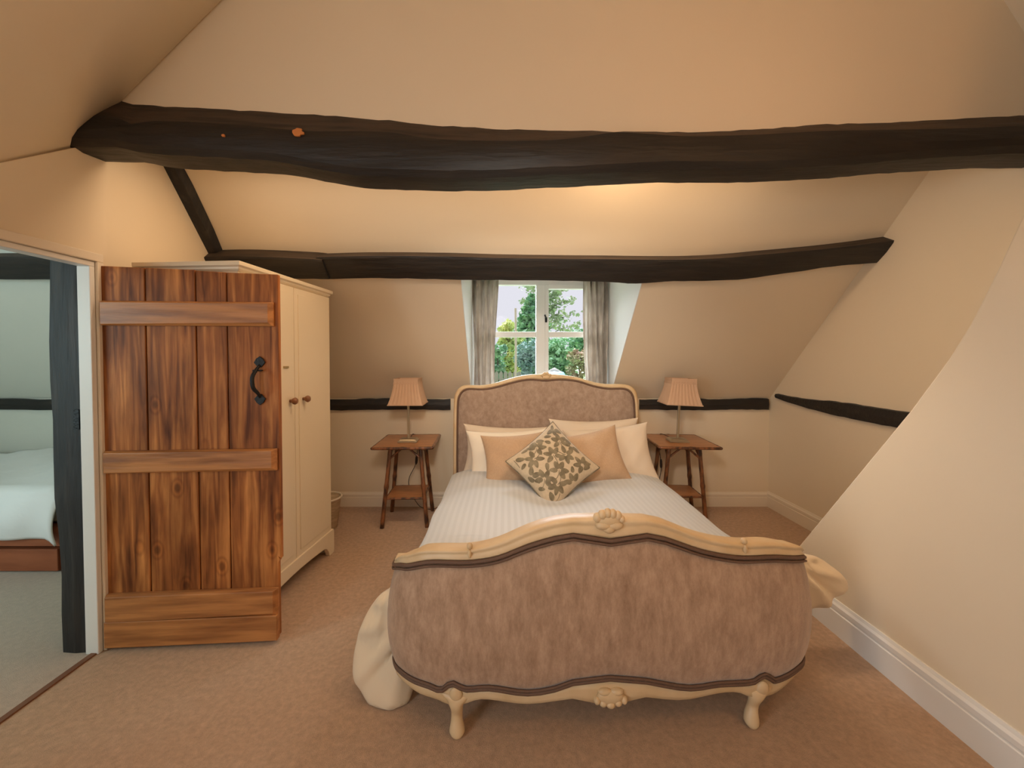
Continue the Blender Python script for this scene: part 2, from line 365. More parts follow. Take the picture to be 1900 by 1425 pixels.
# door lining, architrave, threshold strip
t1 = struct(obj('trim_1', merge(box(XL-.055, XL+.004, DY1-.022, DY1+.001, 0, DH-.022), box(XL-.055, XL+.004, DY0, DY1+.001, DH-.022, DH+.001)), M['white_paint'], bevel=.003))
t2 = struct(obj('trim_2', merge(box(XL+.001, XL+.016, DY1+.002, DY1+.032, 0, DH+.002), box(XL+.001, XL+.016, DY0-.04, DY1+.032, DH+.002, DH+.040)), M['cream_trim'], bevel=.004))
struct(obj('trim_3', box(XL-.03, XL-.005, DY0, DY1-.02, 0, .007), mat('threshold_strip', (.18, .075, .035), .6)))

# ------------------------------------------------------------------ black timbers
def wob(i, a=.004): return (hsh(i, 3)-.5)*2*a
tb = [(108, 209), (140, 199), (189, 185), (253, 194), (303, 198), (404, 204), (580, 214), (705, 223), (813, 234), (956, 241.6), (1081, 244), (1260, 246), (1395, 241), (1530, 232), (1647, 228), (1765, 222), (1900, 215.6), (1990, 210)]
te = [(111, 216), (168, 219), (236, 216), (269, 231), (303, 226), (438, 231), (580, 244), (723, 246), (795, 257), (866, 261.6), (1010, 261.6), (1081, 255), (1135, 247), (1260, 254), (1395, 251), (1496, 245), (1630, 242), (1765, 239), (1900, 232), (1990, 227)]
bt = [(120, 284), (236, 286), (280, 295), (337, 300), (438, 305), (522, 311.6), (580, 322), (634, 332), (687, 337.5), (795, 341), (902, 341), (1010, 336), (1117, 331), (1188, 327), (1260, 325), (1361, 325.7), (1462, 321.7), (1563, 316.6), (1664, 308), (1765, 301.5), (1850, 297), (1900, 297), (1990, 297)]
secs = []
for i in range(96):
    px = 112 + (1985-112)*i/95
    a = atY(px, smooth_interp(px, tb), YU); b = atY(px, smooth_interp(px, te), YU-.06)
    c = atY(px, smooth_interp(px, bt), YU+.0)
    x = c.x
    bz = c.z + wob(i, .002)
    secs.append([(x, YU+.02, a.z+.01), (x, YU-.004, a.z + wob(i+7, .003)), (x, YU-.066, b.z), (x, YU-.074, b.z-.03), (x, YU-.078+wob(i+3, .003), (b.z+bz)/2),
                 (x, YU-.066, bz+.03), (x, YU-.04, bz+.008), (x, YU+.0, bz), (x, YU+.10, bz+.01), (x, YU+.12, bz+.04), (x, YU+.12, a.z+.01)])
tie = tag(obj('tie_beam', loft(secs), M['beam'], smooth=True), 'heavy curved black tie beam spanning the room under the plaster gable', 'beam')
M['beam_lit_wear'] = mat('lit_worn_brown_timber', (.060, .040, .027), .7, (.028, .020, .015), (4, 30, 30), 6, .5, (5, 40, 40), contrast=(.32, .55))  # warm light on the upper chamfer painted in, with some wear
def band_lit_wear(o, n=11, i=1):
    o.data.materials.append(M['beam_lit_wear'])
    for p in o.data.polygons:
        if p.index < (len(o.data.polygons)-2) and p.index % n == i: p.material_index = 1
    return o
def crisp(o, a=22):
    e = o.modifiers.new('split', 'EDGE_SPLIT'); e.split_angle = R(a); e.use_edge_sharp = False; return o
crisp(tie)
band_lit_wear(tie)
def chip(px, py, r, seed):
    c = atY(px, py, YU-.079); pts = []
    n = 14
    for k in range(n):
        q = r*(.65+.6*hsh(k, seed)); a = 2*math.pi*k/n
        pts.append((c.x+q*math.cos(a), YU-.083, c.z+q*math.sin(a)*.75))
    bk = [(p[0], p[1]+.006, p[2]) for p in pts]
    return loft([pts, bk])
obj('paint_chip', chip(554, 246, .021, 1), M['chip'], tie)['label'] = 'orange bare wood chip in the black paint'
obj('paint_chip', chip(415, 252, .007, 2), M['chip'], tie)
def purlin(name, top, bot, x0, x1, n, proud, label, endcut=None, band=6):
    secs = []
    for i in range(n+1):
        px = x0 + (x1-x0)*i/n
        a = atS(px, smooth_interp(px, top), 0); e = atS(px, smooth_interp(px, top)+band, proud)
        b = atS(px, smooth_interp(px, bot), proud*.9); c = b - SN*(proud*1.0)
        mid = (e+b)/2 + SN*(.008+wob(i, .004))
        x = mid.x if 0 < i < n else mid.x
        s = [a - SN*.02, a, e + (b-e)*.02 + SN*0, e + (b-e)*.10 + SN*.006, mid, b + (e-b)*.10 + SN*.004, b + SN*wob(i+5, .003), c, c-SN*.02]
        secs.append([(x, p.y, p.z) for p in s])
    return tag(crisp(band_lit_wear(obj(name, loft(secs), M['beam'], smooth=True), 9)), label, 'beam')
pt = [(560, 471), (580, 471), (687, 468), (830, 469), (938, 472), (1117, 474), (1253, 475), (1330, 472), (1409, 465), (1510, 456), (1580, 448), (1637, 440), (1660, 437)]
pb = [(560, 518), (601, 518), (687, 516), (852, 519), (974, 520), (1099, 522), (1188, 526), (1253, 522), (1376, 519), (1477, 506), (1578, 492), (1625, 489), (1660, 486)]
purlin('purlin_beam', pt, pb, 594, 1643, 60, .085, 'long black purlin beam crossing the roof slope above the window')
purlin('purlin_beam', [(372, 466), (397, 464), (471, 463), (586, 468), (606, 470)], [(372, 515), (606, 518)], 380, 604, 14, .10, 'short stub of black purlin beam over the wardrobe top', band=12)
purlin('purlin_beam', [(-480, 472), (130, 469)], [(-480, 516), (130, 519)], -470, 128, 26, .085, 'black purlin beam in the next room seen through the doorway')
# rafter along the left wall
ra = [SP(xl(slopeY(z))+.03 + .01*math.sin(z*9), z, .0) for z in np.linspace(1.96, 2.75, 9)]
secs = []
for i, p in enumerate(ra):
    x = p.x; wdt = .075 + .01*hsh(i, 9)
    secs.append([(x-.05, *(p)[1:]), (x-.05, *(p+SN*.045)[1:]), (x+wdt-.05, *(p+SN*.045)[1:]), (x+wdt-.03, *(p)[1:])])
tag(obj('rafter', loft(secs), M['beam_v'], smooth=False, bevel=.006), 'thin black rafter running up the roof slope beside the left wall above the wardrobe', 'beam')
def plate(name, x0, x1, y, label, zt=.985, zb=.882, cut=0, axis=0, seed=0, taper=None):
    secs = []; n = 24
    for i in range(n+1):
        t = i/n; x = x0+(x1-x0)*t
        a = zt + .005*math.sin(t*11+seed) + wob(i+seed, .003); b = zb + .004*math.sin(t*8+seed*2) + wob(i+seed+50, .003)
        if taper: 
            m = taper(t); b = a - (a-b)*m
        s = [(y+.01, b), (y-.028, b+.004), (y-.034, (a+b)/2), (y-.028, a-.004), (y+.01, a)]
        secs.append([(x, q[0], q[1]) if axis == 0 else (q[0], x, q[1]) for q in s])
    return tag(obj(name, loft(secs), M['beam']), label, 'beam')
plate('wall_plate', xl(YB)+.02, atY(836, 750, YB).x, YB, 'black timber strip on the back wall between wardrobe and headboard', seed=1)
plate('wall_plate', atY(1186, 750, YB).x, atY(1423, 750, YB).x, YB, 'black timber strip on the back wall behind the lamp beside the corner', seed=4)
plate('wall_plate', 3.55, 2.20, XR, 'black timber strip along the side wall running behind the sloped partition', zt=1.035, zb=.93, axis=1, seed=2, taper=lambda t: .35+.65*min(1, t*2.2))
plate('wall_plate', -5.1, xl(YB)-.12, YB, 'black timber strip on the wall behind the bed in the next room', seed=7)
# door post in the next room side of the partition
secs = []
for i in range(15):
    z = 2.5*i/14
    a = -2.055 + .012*math.sin(z*3+1) + wob(i, .006) + (.02 if z < .4 else 0)*0
    b = XL-.052; y = DY1 - .012 + wob(i+20, .004)
    secs.append([(a, y+.16, z), (a, y+.012, z), (a+.012, y, z), (a+.075, y-.006, z), (b-.008, y, z), (b, y+.01, z), (b, y+.16, z)])
post = tag(obj('door_post', loft(secs), M['beam_v']), 'tall black timber post standing beside the white door lining', 'post')
obj('mortise', box(XL-.085, XL-.060, DY1-.022, DY1+.02, 1.03, 1.12), M['iron'], post)

# ------------------------------------------------------------------ window
win = bpy.data.objects.new('window_1', None); C.objects.link(win); struct(win); win.location = ((DL+DR)/2, YW, ZK)
WZ0, WZ1 = ZK+.03, WT-.014
mx = atY(1003.5, 620, YW).x
def wbox(name, x0, x1, z0, z1, y0=-.03, y1=.03, m='white_paint', par=win, bev=.004):
    return obj(name, box(x0, x1, YW+y0, YW+y1, z0, z1), M[m], par, local=False, bevel=bev)
wbox('window_sill', DL+.001, DR-.001, ZK, ZK+.03, -.17, .05)
fr = obj('window_frame', merge(box(DL+.002, DL+.055, YW-.03, YW+.04, WZ0, WZ1), box(DR-.055, DR-.002, YW-.03, YW+.04, WZ0, WZ1), box(DL+.002, DR-.002, YW-.03, YW+.04, WZ1-.05, WZ1), box(DL+.002, DR-.002, YW-.03, YW+.04, WZ0, WZ0+.05)), M['white_paint'], win, local=False, bevel=.003)
wbox('mullion', mx-.048, mx+.035, WZ0+.05, WZ1-.05, -.045, .03)
zb_ = atY(1003, 621, YW).z
for (a, b, in_) in ((DL+.055, mx-.048, 0), (mx+.035, DR-.055, 1)):
    c = win
    if in_:
        s = obj('casement', merge(box(a, a+.035, YW-.04, YW+.02, WZ0+.05, WZ1-.05), box(b-.035, b, YW-.04, YW+.02, WZ0+.05, WZ1-.05), box(a+.035, b-.035, YW-.04, YW+.02, WZ1-.09, WZ1-.05), box(a+.035, b-.035, YW-.04, YW+.02, WZ0+.05, WZ0+.09)), M['white_paint'], win, local=False, bevel=.003)
        a0, b0, zt_, zl = a+.035, b-.035, WZ1-.09, WZ0+.09
    else:
        a0, b0, zt_, zl = a, b, WZ1-.05, WZ0+.05
    wbox('glazing_bar', a0, b0, zb_-.026, zb_+.026, -.03, .02)
    for z0, z1 in ((zl, zb_-.026), (zb_+.026, zt_)):
        obj('pane', box(a0-.003, b0+.003, YW-.003, YW+.003, z0-.003, z1+.003), M['glass'], win, local=False)
hx, hz = mx+.045, atY(1011, 592, YW).z
obj('window_catch', merge(box(hx-.009, hx+.009, YW-.055, YW-.04, hz-.035, hz+.012), tube([(hx-.002, YW-.06, hz+.006), (hx-.010, YW-.072, hz+.02), (hx-.014, YW-.07, hz+.034)], .007)), M['iron'], win, local=False, smooth=True)

# ------------------------------------------------------------------ outside
struct(obj('ground_lawn', box(-60, 90, 6, 160, -1.7, -1.5), M['grass']))
GZ = -1.5
rnd = random.Random(4)
def leaves(pts, size, nrm_up=.3):
    v, f = [], []
    for p in pts:
        a = Vector((rnd.gauss(0, 1), rnd.gauss(0, 1), rnd.gauss(0, .6))).normalized()
        b = a.orthogonal().normalized(); b.rotate(Matrix.Rotation(rnd.random()*6.28, 3, a))
        s = size*rnd.uniform(.6, 1.3); n = len(v)
        v += [tuple(Vector(p)+a*s), tuple(Vector(p)+b*s*.55), tuple(Vector(p)-a*s), tuple(Vector(p)-b*s*.55)]; f.append([n, n+1, n+2, n+3])
    return v, f
def tree(name, label, px, Y, topy, wpx, m, kind, n=2500, leaf=.22, base=None):
    c = atY(px, topy, Y); x, zt = c.x, c.z; rad = wpx/2*Y/F
    t = thing(name, label, 'tree' if 'bush' not in name and 'hedge' not in name else 'bush', (x, Y, GZ))
    H = zt-GZ; pts = []; br = []
    if kind == 'cone':
        for k in range(n):
            h = rnd.random()**1.25; r = rad*(1-h)**.75*(.75+.35*math.sin(h*38)**2); a = rnd.random()*6.283
            q = r*rnd.uniform(.55, 1.08); pts.append((q*math.cos(a), q*math.sin(a), H*(.03+.97*h) - .12*q))
        br = [tube([(0, 0, 0), (0, 0, H*.97)], [.02*H, .004*H])]
    elif kind == 'round':
        cl = [(rnd.uniform(-.65, .65)*rad, rnd.uniform(-.5, .5)*rad, H*rnd.uniform(.22, .9), rnd.uniform(.25, .5)*rad) for _ in range(26)]
        for k in range(n):
            q = cl[k % 26]; d = Vector((rnd.gauss(0, 1), rnd.gauss(0, 1), rnd.gauss(0, 1))).normalized()*q[3]*rnd.uniform(.6, 1)
            pts.append((q[0]+d.x, q[1]+d.y, min(max(q[2]+d.z, .1), H)))
        br = [tube([(0, 0, 0), (.1, 0, H*.5), (0, 0, H*.8)], [.03*rad+.05, .03*rad+.03, .02])]
    elif kind == 'sparse':
        br = [tube([(0, 0, 0), (.15, 0, H*.5), (0, 0, H*.98)], [.16, .1, .02], 6)]
        for k in range(26):
            h = H*(.5+.5*k/26); a = k*2.4; L = rad*rnd.uniform(.5, 1.05)*(1.1-.6*(h/H-.5)*2*.5)
            e = Vector((L*math.cos(a), L*math.sin(a)*.6, h+L*.25)); b0 = Vector((.1, 0, h-.3))
            mid = (b0+e)/2 + Vector((0, 0, .2)); br.append(tube([b0, mid, e], [.05, .03, .012], 5))
            for j in range(n//26):
                tt = rnd.uniform(.3, 1.05); p = b0.lerp(e, tt)
                pts.append((p.x+rnd.gauss(0, .28), p.y+rnd.gauss(0, .28), p.z+rnd.gauss(0, .2)))
    obj('trunk', merge(*br), M['trunk'], t)
    o = obj('foliage', leaves(pts, leaf), M[m], t); o['kind'] = 'stuff'
    return t
tree('conifer_tree', 'tall dark green conifer standing outside behind the window mullion', 987, 34, 548, 145, 'conifer', 'cone', 5200, .30)
tree('deciduous_tree', 'thin airy tree with sparse autumn leaves behind the conifer', 1012, 44, 522, 115, 'sparse', 'sparse', 1700, .26)
tree('deciduous_tree', 'small yellow green tree outside beside the left curtain', 940, 27.5, 583, 62, 'yellow_leaf', 'round', 2600, .16)
tree('shrub_bush', 'dark glossy evergreen bush outside below the yellow green tree', 922, 24, 632, 42, 'conifer', 'round', 1500, .14)
tree('shrub_bush', 'grey green holly like bush outside in front of the conifer', 980, 24.6, 626, 62, 'grey_leaf', 'round', 2600, .14)
tree('shrub_bush', 'bright green rounded bush outside the opening casement', 1040, 23.8, 624, 78, 'bush', 'round', 3000, .14)
tree('shrub_bush', 'loose russet and green shrub outside beside the right curtain', 1073, 22, 640, 46, 'pink_leaf', 'round', 1500, .11)
hed = tree('hedge_row', 'distant low dark hedge on the horizon beyond the garden', 1085, 70, 610, 70, 'conifer', 'round', 1600, .4)
pp = atY(956.5, 572, 20)
tag(obj('garden_pole', tube([(pp.x, 20, GZ), (pp.x+.02, 20, pp.z*.5), (pp.x, 20, pp.z)], .055), M['pole']), 'slim weathered upright pole standing in the garden outside', 'pole')
tp = atY(1030, 692, 21)
tag(obj('tarpaulin', grid(lambda u, v: (tp.x-.7+1.5*u, 20.3+1.6*v, GZ + (tp.z+.05-GZ)*min(1, 4*u*(1-u)+.3)*min(1, 4*v*(1-v)*1.4) + .04*math.sin(u*17)*math.sin(v*13)), 16, 10), M['tarp'], smooth=True), 'light blue tarpaulin cover draped over a heap in the garden', 'tarpaulin')
tag(obj('rubble_heap', ellipsoid((tp.x+.1, 22.2, GZ), (.95, .3, tp.z+.25-GZ), 14, 8), M['stone'], smooth=True), 'pale rounded heap of stones behind the blue tarpaulin', 'stones')
fx = atY(938, 699, 22.4)
for k in range(7):
    x = fx.x - .75 + .25*k
    if k == 0: fen = thing('garden_fence', 'low grey picket fence in front of the yellow green tree outside', 'fence', (fx.x, 22.4, GZ))
    obj('picket', prism([(x-.10, GZ), (x+.10, GZ), (x+.10, fx.z+.2), (x, fx.z+.32), (x-.10, fx.z+.2)], 1, 22.37, 22.42), M['fence'], fen, local=False)
obj('fence_rail', box(fx.x-.9, fx.x+.9, 22.42, 22.47, fx.z-.2, fx.z-.1), M['fence'], fen, local=False)

# ------------------------------------------------------------------ curtains
def curtain(x0t, x1t, x0b, x1b, seed):
    z1, z0 = 2.07, 1.03; yc = 3.715
    def fn(u, v):
        z = z0+(z1-z0)*v; k = .5+.5*math.cos(math.pi*min(1, v*1.05))
        bul = .02*math.sin(math.pi*v)*(u if seed else (1-u))*0
        x = (x0t+(x1t-x0t)*u)*v + (x0b+(x1b-x0b)*u)*(1-v)
        y = yc + .030*math.sin(u*6.283*3.4+seed+.5*math.sin(v*3+seed)) + .012*math.sin(u*6.283*7.3+v*4+seed*2)
        return (x+.008*math.sin(v*5+u*9+seed), y, z)
    v, f = grid(fn, 70, 16); n = len(v)
    v2 = [(p[0], p[1]+.005, p[2]) for p in v]
    rim = []
    W_, H_ = 71, 17
    edge = [i for i in range(W_)] + [j*W_+W_-1 for j in range(1, H_)] + [(H_-1)*W_+i for i in range(W_-2, -1, -1)] + [j*W_ for j in range(H_-2, 0, -1)]
    for a, b in zip(edge, edge[1:]+edge[:1]): rim.append([a, b, b+n, a+n])
    return v+v2, f+[[i+n for i in q] for q in f]+rim
cl = [(876, 922, 877, 917), (1083, 1130, 1087, 1133)]
for k, (a, b, c, d) in enumerate(cl):
    xs = [atY(q, 600, 3.71).x for q in (a, b, c, d)]
    if k == 0: xs = [xs[0]+.006, xs[1]+.01, xs[2]+.008, xs[3]]
    else: xs = [xs[0], min(xs[1], DR-.012), xs[2], min(xs[3], DR-.012)]
    tag(obj('curtain', curtain(*xs, seed=k*1.7), M['curtain'], smooth=True), 'pale grey patterned curtain on the %s side of the dormer window' % ('wardrobe' if k == 0 else 'sloped partition'), 'curtain', 'pair of window curtains')

# ------------------------------------------------------------------ plank door, standing open
dA, dB = Vector((XL+.012, 1.852)), Vector((-1.065, 1.905))
ang = math.atan2((dB-dA).y, (dB-dA).x); DW = (dB-dA).length
door = bpy.data.objects.new('door_1', None); C.objects.link(door); struct(door)
door.location = (dA.x, dA.y, 0); door.rotation_euler = (0, 0, ang)
edges = [0, .247, .527, .703, 1.0]
ZD0, ZDT = .022, 1.768
M['ledge'] = wood_ledge('pine_ledge')
for k in range(4):
    a, b = edges[k]*DW, edges[k+1]*DW-.005
    zt = [1.772, 1.766, 1.757, 1.750]
    pol = [(a, ZD0), (b, ZD0), (b, zt[k]-.006), (a, zt[k])]
    if k == 3:
        pol = [(a, ZD0), (b-.014, ZD0), (b-.014, .375), (b-.006, .39), (b-.012, .405), (b, .395), (b, zt[k]-.006), (a, zt[k])]
    obj('plank', prism(pol, 1, .004*hsh(k), .028), wood_door('door_plank_%d' % k, k+1.0), door, bevel=.003)
def ledge(z0, z1, x0, x1, th=.026):
    ch = .012
    pol = [(x0, z0), (x1, z0), (x1, z1), (x0, z1)]
    f_ = [(x0+.004, z0+ch*.4), (x1-ch*1.4, z0+ch*1.3), (x1-ch*1.4, z1-ch*.6), (x0+.004, z1-ch*.6)]
    v = [(p[0], .001, p[1]) for p in pol] + [(p[0], -th*.45, p[1]) for p in pol] + [(p[0], -th, p[1]) for p in f_]
    fc = [[0, 1, 2, 3], [8, 11, 10, 9]] + [[i, (i+1) % 4, 4+(i+1) % 4, 4+i] for i in range(4)] + [[4+i, 4+(i+1) % 4, 8+(i+1) % 4, 8+i] for i in range(4)]
    return v, fc
obj('ledge', ledge(1.500, 1.612, .012, DW-.022), M['ledge'], door, bevel=.002)
obj('ledge', ledge(.822, .925, .012, DW-.014), M['ledge'], door, bevel=.002)
obj('ledge', ledge(.135, .262, .008, DW-.014, .03), M['ledge'], door, bevel=.002)
obj('kick_board', box(.006, DW-.014, -.030, .001, .02, .140), M['ledge'], door, bevel=.003)
hxx = (488-527)/(527-183)*DW+DW
h0, h1 = 1.168, 1.322
hd = obj('door_handle', tube(spline([(hxx, -.004, h1-.005), (hxx-.005, -.03, h1-.03), (hxx-.012, -.045, (h0+h1)/2+.015), (hxx-.010, -.042, (h0+h1)/2-.03), (hxx, -.022, h0+.02), (hxx, -.004, h0)], 18), [.006+.003*math.sin(math.pi*i/18) for i in range(19)], 8), M['iron'], door, smooth=True)
def leafplate(z, s): 
    o = [(0, .034), (.016, .022), (.026, .004), (.014, -.010), (.008, -.018), (-.008, -.018), (-.014, -.010), (-.026, .004), (-.016, .022)]
    return prism([(hxx+p[0], z+s*p[1]) for p in o], 1, -.006, .001)
obj('handle_plate', leafplate(h1+.004, 1), M['iron'], hd, bevel=.002); obj('handle_plate', leafplate(h0-.004, -1), M['iron'], hd, bevel=.002)
obj('thumb_latch', box(hxx-.024, hxx+.018, -.022, -.006, h1-.032, h1-.025), M['iron'], hd, bevel=.002)

# ------------------------------------------------------------------ wardrobe
wa, wb = Vector((-1.268, 1.955)), Vector((-1.205, 2.79)); WW = (wb-wa).length
wr = thing('wardrobe', 'tall cream painted double wardrobe standing behind the open plank door', 'wardrobe', (wa.x, wa.y, 0), math.atan2((wb-wa).y, (wb-wa).x))
WD, WH = .545, 1.815
obj('carcass', box(0, WW, .022, WD, .10, WH-.03), M['cream_furn'], wr, bevel=.004)
obj('cornice', loft([[(-a, -a+.02, z), (WW+a, -a+.02, z), (WW+a, WD, z), (-a, WD, z)] for a, z in ((.002, WH-.045), (.012, WH-.035), (.014, WH-.026), (.026, WH-.02), (.026, WH))]), M['cream_furn'], wr, bevel=.002)
h = WW/2
for k in range(2):
    a, b = (.012, h-.002) if k == 0 else (h+.002, WW-.012)
    d = obj('door', box(a, b, .002, .024, .165, WH-.05), M['cream_furn'], wr, bevel=.003)
    obj('door_panel', box(a+.035, b-.035, -.003, .004, .20, WH-.085), M['cream_furn'], d, bevel=.003)
    kx = h-.055 if k == 0 else h+.075
    obj('knob', lathe([(.009, .0), (.010, -.012), (.018, -.022), (.021, -.032), (.015, -.042), (.004, -.045)], (kx, -.002, 1.105), 16, axis=1), M['knob'], d, smooth=True)
    if k == 0: obj('catch_plate', box(h-.115, h-.072, -.009, -.002, 1.295, 1.306), M['brass'], d)
z0 = .0
arch = [(0, 0), (.055, 0), (.065, .03), (.09, .062)] + [(x, .075+.016*math.sin(math.pi*(x-.12)/(WW-.24))) for x in np.linspace(.12, WW-.12, 9)] + [(WW-.09, .062), (WW-.065, .03), (WW-.055, 0), (WW, 0), (WW+.008, .02), (WW+.008, .15), (WW, .165), (0, .165), (-.008, .15), (-.008, .02)]
pl = obj('plinth', prism(arch, 1, -.008, .022), M['cream_furn'], wr, bevel=.003)
for xa in (0, WW-.02):
    obj('plinth_side', prism([(.022, 0), (.08, 0), (.10, .06), (WD-.08, .06), (WD-.06, 0), (WD, 0), (WD, .12), (.022, .12)], 0, xa, xa+.02), M['cream_furn'], wr)

# waste basket between wardrobe and back wall
bk = thing('waste_basket', 'small cream waste basket on the carpet behind the wardrobe', 'basket', (-1.435, 3.18, 0))
obj('basket_body', lathe([(.085, 0), (.095, .01), (.122, .245), (.126, .25), (.118, .248), (.09, .015), (.01, .012)], seg=28), M['wicker'], bk, smooth=True)
obj('basket_rim', tube([(.126*math.cos(a), .126*math.sin(a), .25) for a in np.linspace(0, 2*math.pi, 29)], .008), M['cream_trim'], bk, smooth=True)

# ------------------------------------------------------------------ bed
XC, Y0, HW = .368, 1.425, .785
def fY(x):
    t = min(1.0, abs(x-XC)/HW)
    return Y0 + (x-XC)*.018 + .18*(1-max(0, 1-t**3.5)**(1/3.5)) + .02*t*t
def hit(px, py):
    y = 1.45
    for _ in range(30):
        p = atY(px, py, y); x = max(XC-HW*.985, min(XC+HW*.985, p.x)); y = .5*y+.5*fY(x)
    p = atY(px, py, y); return (max(XC-HW, min(XC+HW, p.x)), p.z)
def line(pts):
    q = sorted(hit(*p) for p in pts); out = []
    for a in q:
        if not out or a[0]-out[-1][0] > .006: out.append(a)
    return out
pipe_t = line([(760, 1043), (802, 1036), (876, 1036), (926, 1028), (977, 1008), (1027, 993), (1061, 987), (1095, 990), (1135, 998), (1162, 994), (1190, 987), (1227, 993), (1295, 1016), (1362, 1028), (1429, 1027), (1475, 1028)])
rim_t = line([(760, 1026), (788, 1018), (876, 1016), (926, 1004), (977, 982), (1027, 966), (1078, 960), (1130, 960), (1190, 961), (1227, 967), (1278, 987), (1328, 1001), (1379, 1007), (1429, 1006), (1470, 1011)])
pipe_b = line([(752, 1243), (775, 1259), (800, 1268), (822, 1276), (832, 1268), (842, 1264), (852, 1267), (862, 1274), (909, 1272), (977, 1281), (1027, 1274), (1078, 1257), (1122, 1254), (1179, 1257), (1271, 1272), (1328, 1265), (1389, 1261), (1399, 1254), (1409, 1249), (1419, 1253), (1428, 1259), (1470, 1236)])
rail_b = line([(755, 1260), (781, 1281), (815, 1293), (835, 1303), (858, 1303), (893, 1292), (977, 1301), (1044, 1294), (1091, 1291), (1101, 1303), (1128, 1307), (1159, 1302), (1172, 1289), (1194, 1289), (1261, 1294), (1328, 1281), (1362, 1279), (1385, 1288), (1408, 1290), (1435, 1279), (1466, 1250)])
bed = thing('upholstered_bed', 'double bed with taupe velvet head and footboard in carved cream wood', 'bed', (XC, 2.4, 0))
def bpart(name, vf, m, par=bed, **k):
    v, f = vf; v = [Vector(p)-bed.location for p in v]
    return obj(name, (v, f), M[m], par, **k)
NU = 72
def plan(u):                                       # u 0..1 -> x, y, outward normal
    a = math.pi*(1-u); n = 3.5
    c = math.cos(a); sx = math.copysign(abs(c)**(2/n), c)
    x = XC + HW*sx
    e = 1e-3; t = min(1, abs(sx))
    y = fY(x)
    return x, y
PL = [plan(i/NU) for i in range(NU+1)]
# end points run a little further back so that the ends wrap round
PL = [(PL[0][0]+.003, PL[0][1]+.03)] + PL + [(PL[-1][0]-.003, PL[-1][1]+.03)]
PN = []
for i in range(len(PL)):
    a, b = PL[max(i-1, 0)], PL[min(i+1, len(PL)-1)]
    t = Vector((b[0]-a[0], b[1]-a[1])).normalized(); PN.append(Vector((t.y, -t.x)))
def off(i, o, z): return (PL[i][0]+PN[i].x*o, PL[i][1]+PN[i].y*o, z)
N_ = len(PL)
zT = [smooth_interp(p[0], pipe_t) for p in PL]; zR = [smooth_interp(p[0], rim_t) for p in PL]
zB = [smooth_interp(p[0], pipe_b) for p in PL]; zL = [smooth_interp(p[0], rail_b) for p in PL]
for i, p in enumerate(PL):
    k = max(0, abs(p[0]-XC)/HW-.90)/.10 + (.15 if i in (0, N_-1) else 0)
    k = min(1.6, k); d = .040*k**3; h_ = zR[i]-zT[i]; zT[i] -= d; zR[i] = zT[i] + h_*(1-.55*min(1.2, k*k))
def bul(v): return .052*(max(0, math.sin(math.pi*(v*.97+.015))))**.55*(1-.25*v)
nv = 18
rows = [[off(i, bul(j/nv), zB[i]+(zT[i]-zB[i])*j/nv) for i in range(N_)] for j in range(nv+1)]
back = [[off(i, -.05, zB[i]+(zT[i]-zB[i])*j/2) for i in range(N_)] for j in (2, 1, 0)]
secs_ = [[rows[j][i] for j in range(nv+1)] + [back[j][i] for j in range(3)] for i in range(N_)]
bpart('footboard_panel', loft(secs_), 'velvet', smooth=True)
def rail(zlo, zhi, prof):
    return loft([[off(i, o, zlo[i]+(zhi[i]-zlo[i])*t) for o, t in prof] for i in range(N_)])
topr = bpart('footboard_top_rail', rail(zT, zR, [(.004, 0), (.016, .06), (.020, .20), (.012, .45), (.010, .62), (.018, .80), (.014, .96), (-.002, 1.02), (-.045, 1.0), (-.058, .85), (-.058, 0)]), 'frame_wood', smooth=True)
bpart('footboard_bottom_rail', rail(zL, zB, [(.004, 1), (.016, .9), (.018, .6), (.014, .3), (.016, .08), (.004, 0), (-.045, 0), (-.05, .2), (-.05, 1)]), 'frame_wood', smooth=True)
def pipe(zz, o, r): return tube([off(i, o, zz[i]) for i in range(N_)], r, 6)
bpart('piping', merge(pipe([z-.004 for z in zT], .020, .0075), pipe([z-.017 for z in zT], .024, .005)), 'piping', smooth=True)
bpart('piping', merge(pipe([z+.004 for z in zB], .020, .0075), pipe([z+.016 for z in zB], .024, .005)), 'piping', smooth=True)
def lobes(cx, y, cz, spec):
    return merge(*[ellipsoid((cx+a, y+d, cz+b), (rx, .016, rz), 10, 8) for a, b, d, rx, rz in spec])
crx, crz = hit(1128, 962)
bpart('carved_crest', lobes(crx, fY(crx)-.012, crz, [(-.040, .008, 0, .016, .018), (-.024, .020, -.004, .016, .018), (-.006, .026, -.006, .013, .018), (.012, .024, -.006, .014, .018), (.030, .016, -.002, .016, .018), (.044, .004, 0, .013, .014), (0, .0, -.002, .045, .026), (-.018, -.018, -.004, .03, .016), (.02, -.018, -.004, .03, .016), (0, -.03, -.004, .022, .016)]), 'frame_wood', smooth=True)
cax, caz = hit(1130, 1291)
bpart('carved_shell', lobes(cax, fY(cax)-.020, caz+.01, [(-.048, -.008, 0, .012, .014), (-.026, -.016, 0, .016, .014), (0, -.020, -.002, .018, .014), (.026, -.014, 0, .016, .014), (.048, -.006, 0, .012, .014), (0, .004, 0, .05, .026), (-.02, .022, .002, .026, .014), (.022, .022, .002, .026, .014)]), 'frame_wood', smooth=True)
for px, py in ((872, 1013), (1378, 1004)):
    kx, kz = hit(px, py); bpart('carved_bead', merge(ellipsoid((kx, fY(kx)-.008, kz+.004), (.011, .011, .012)), ellipsoid((kx, fY(kx)-.016, kz-.022), (.007, .008, .016))), 'frame_wood', smooth=True)
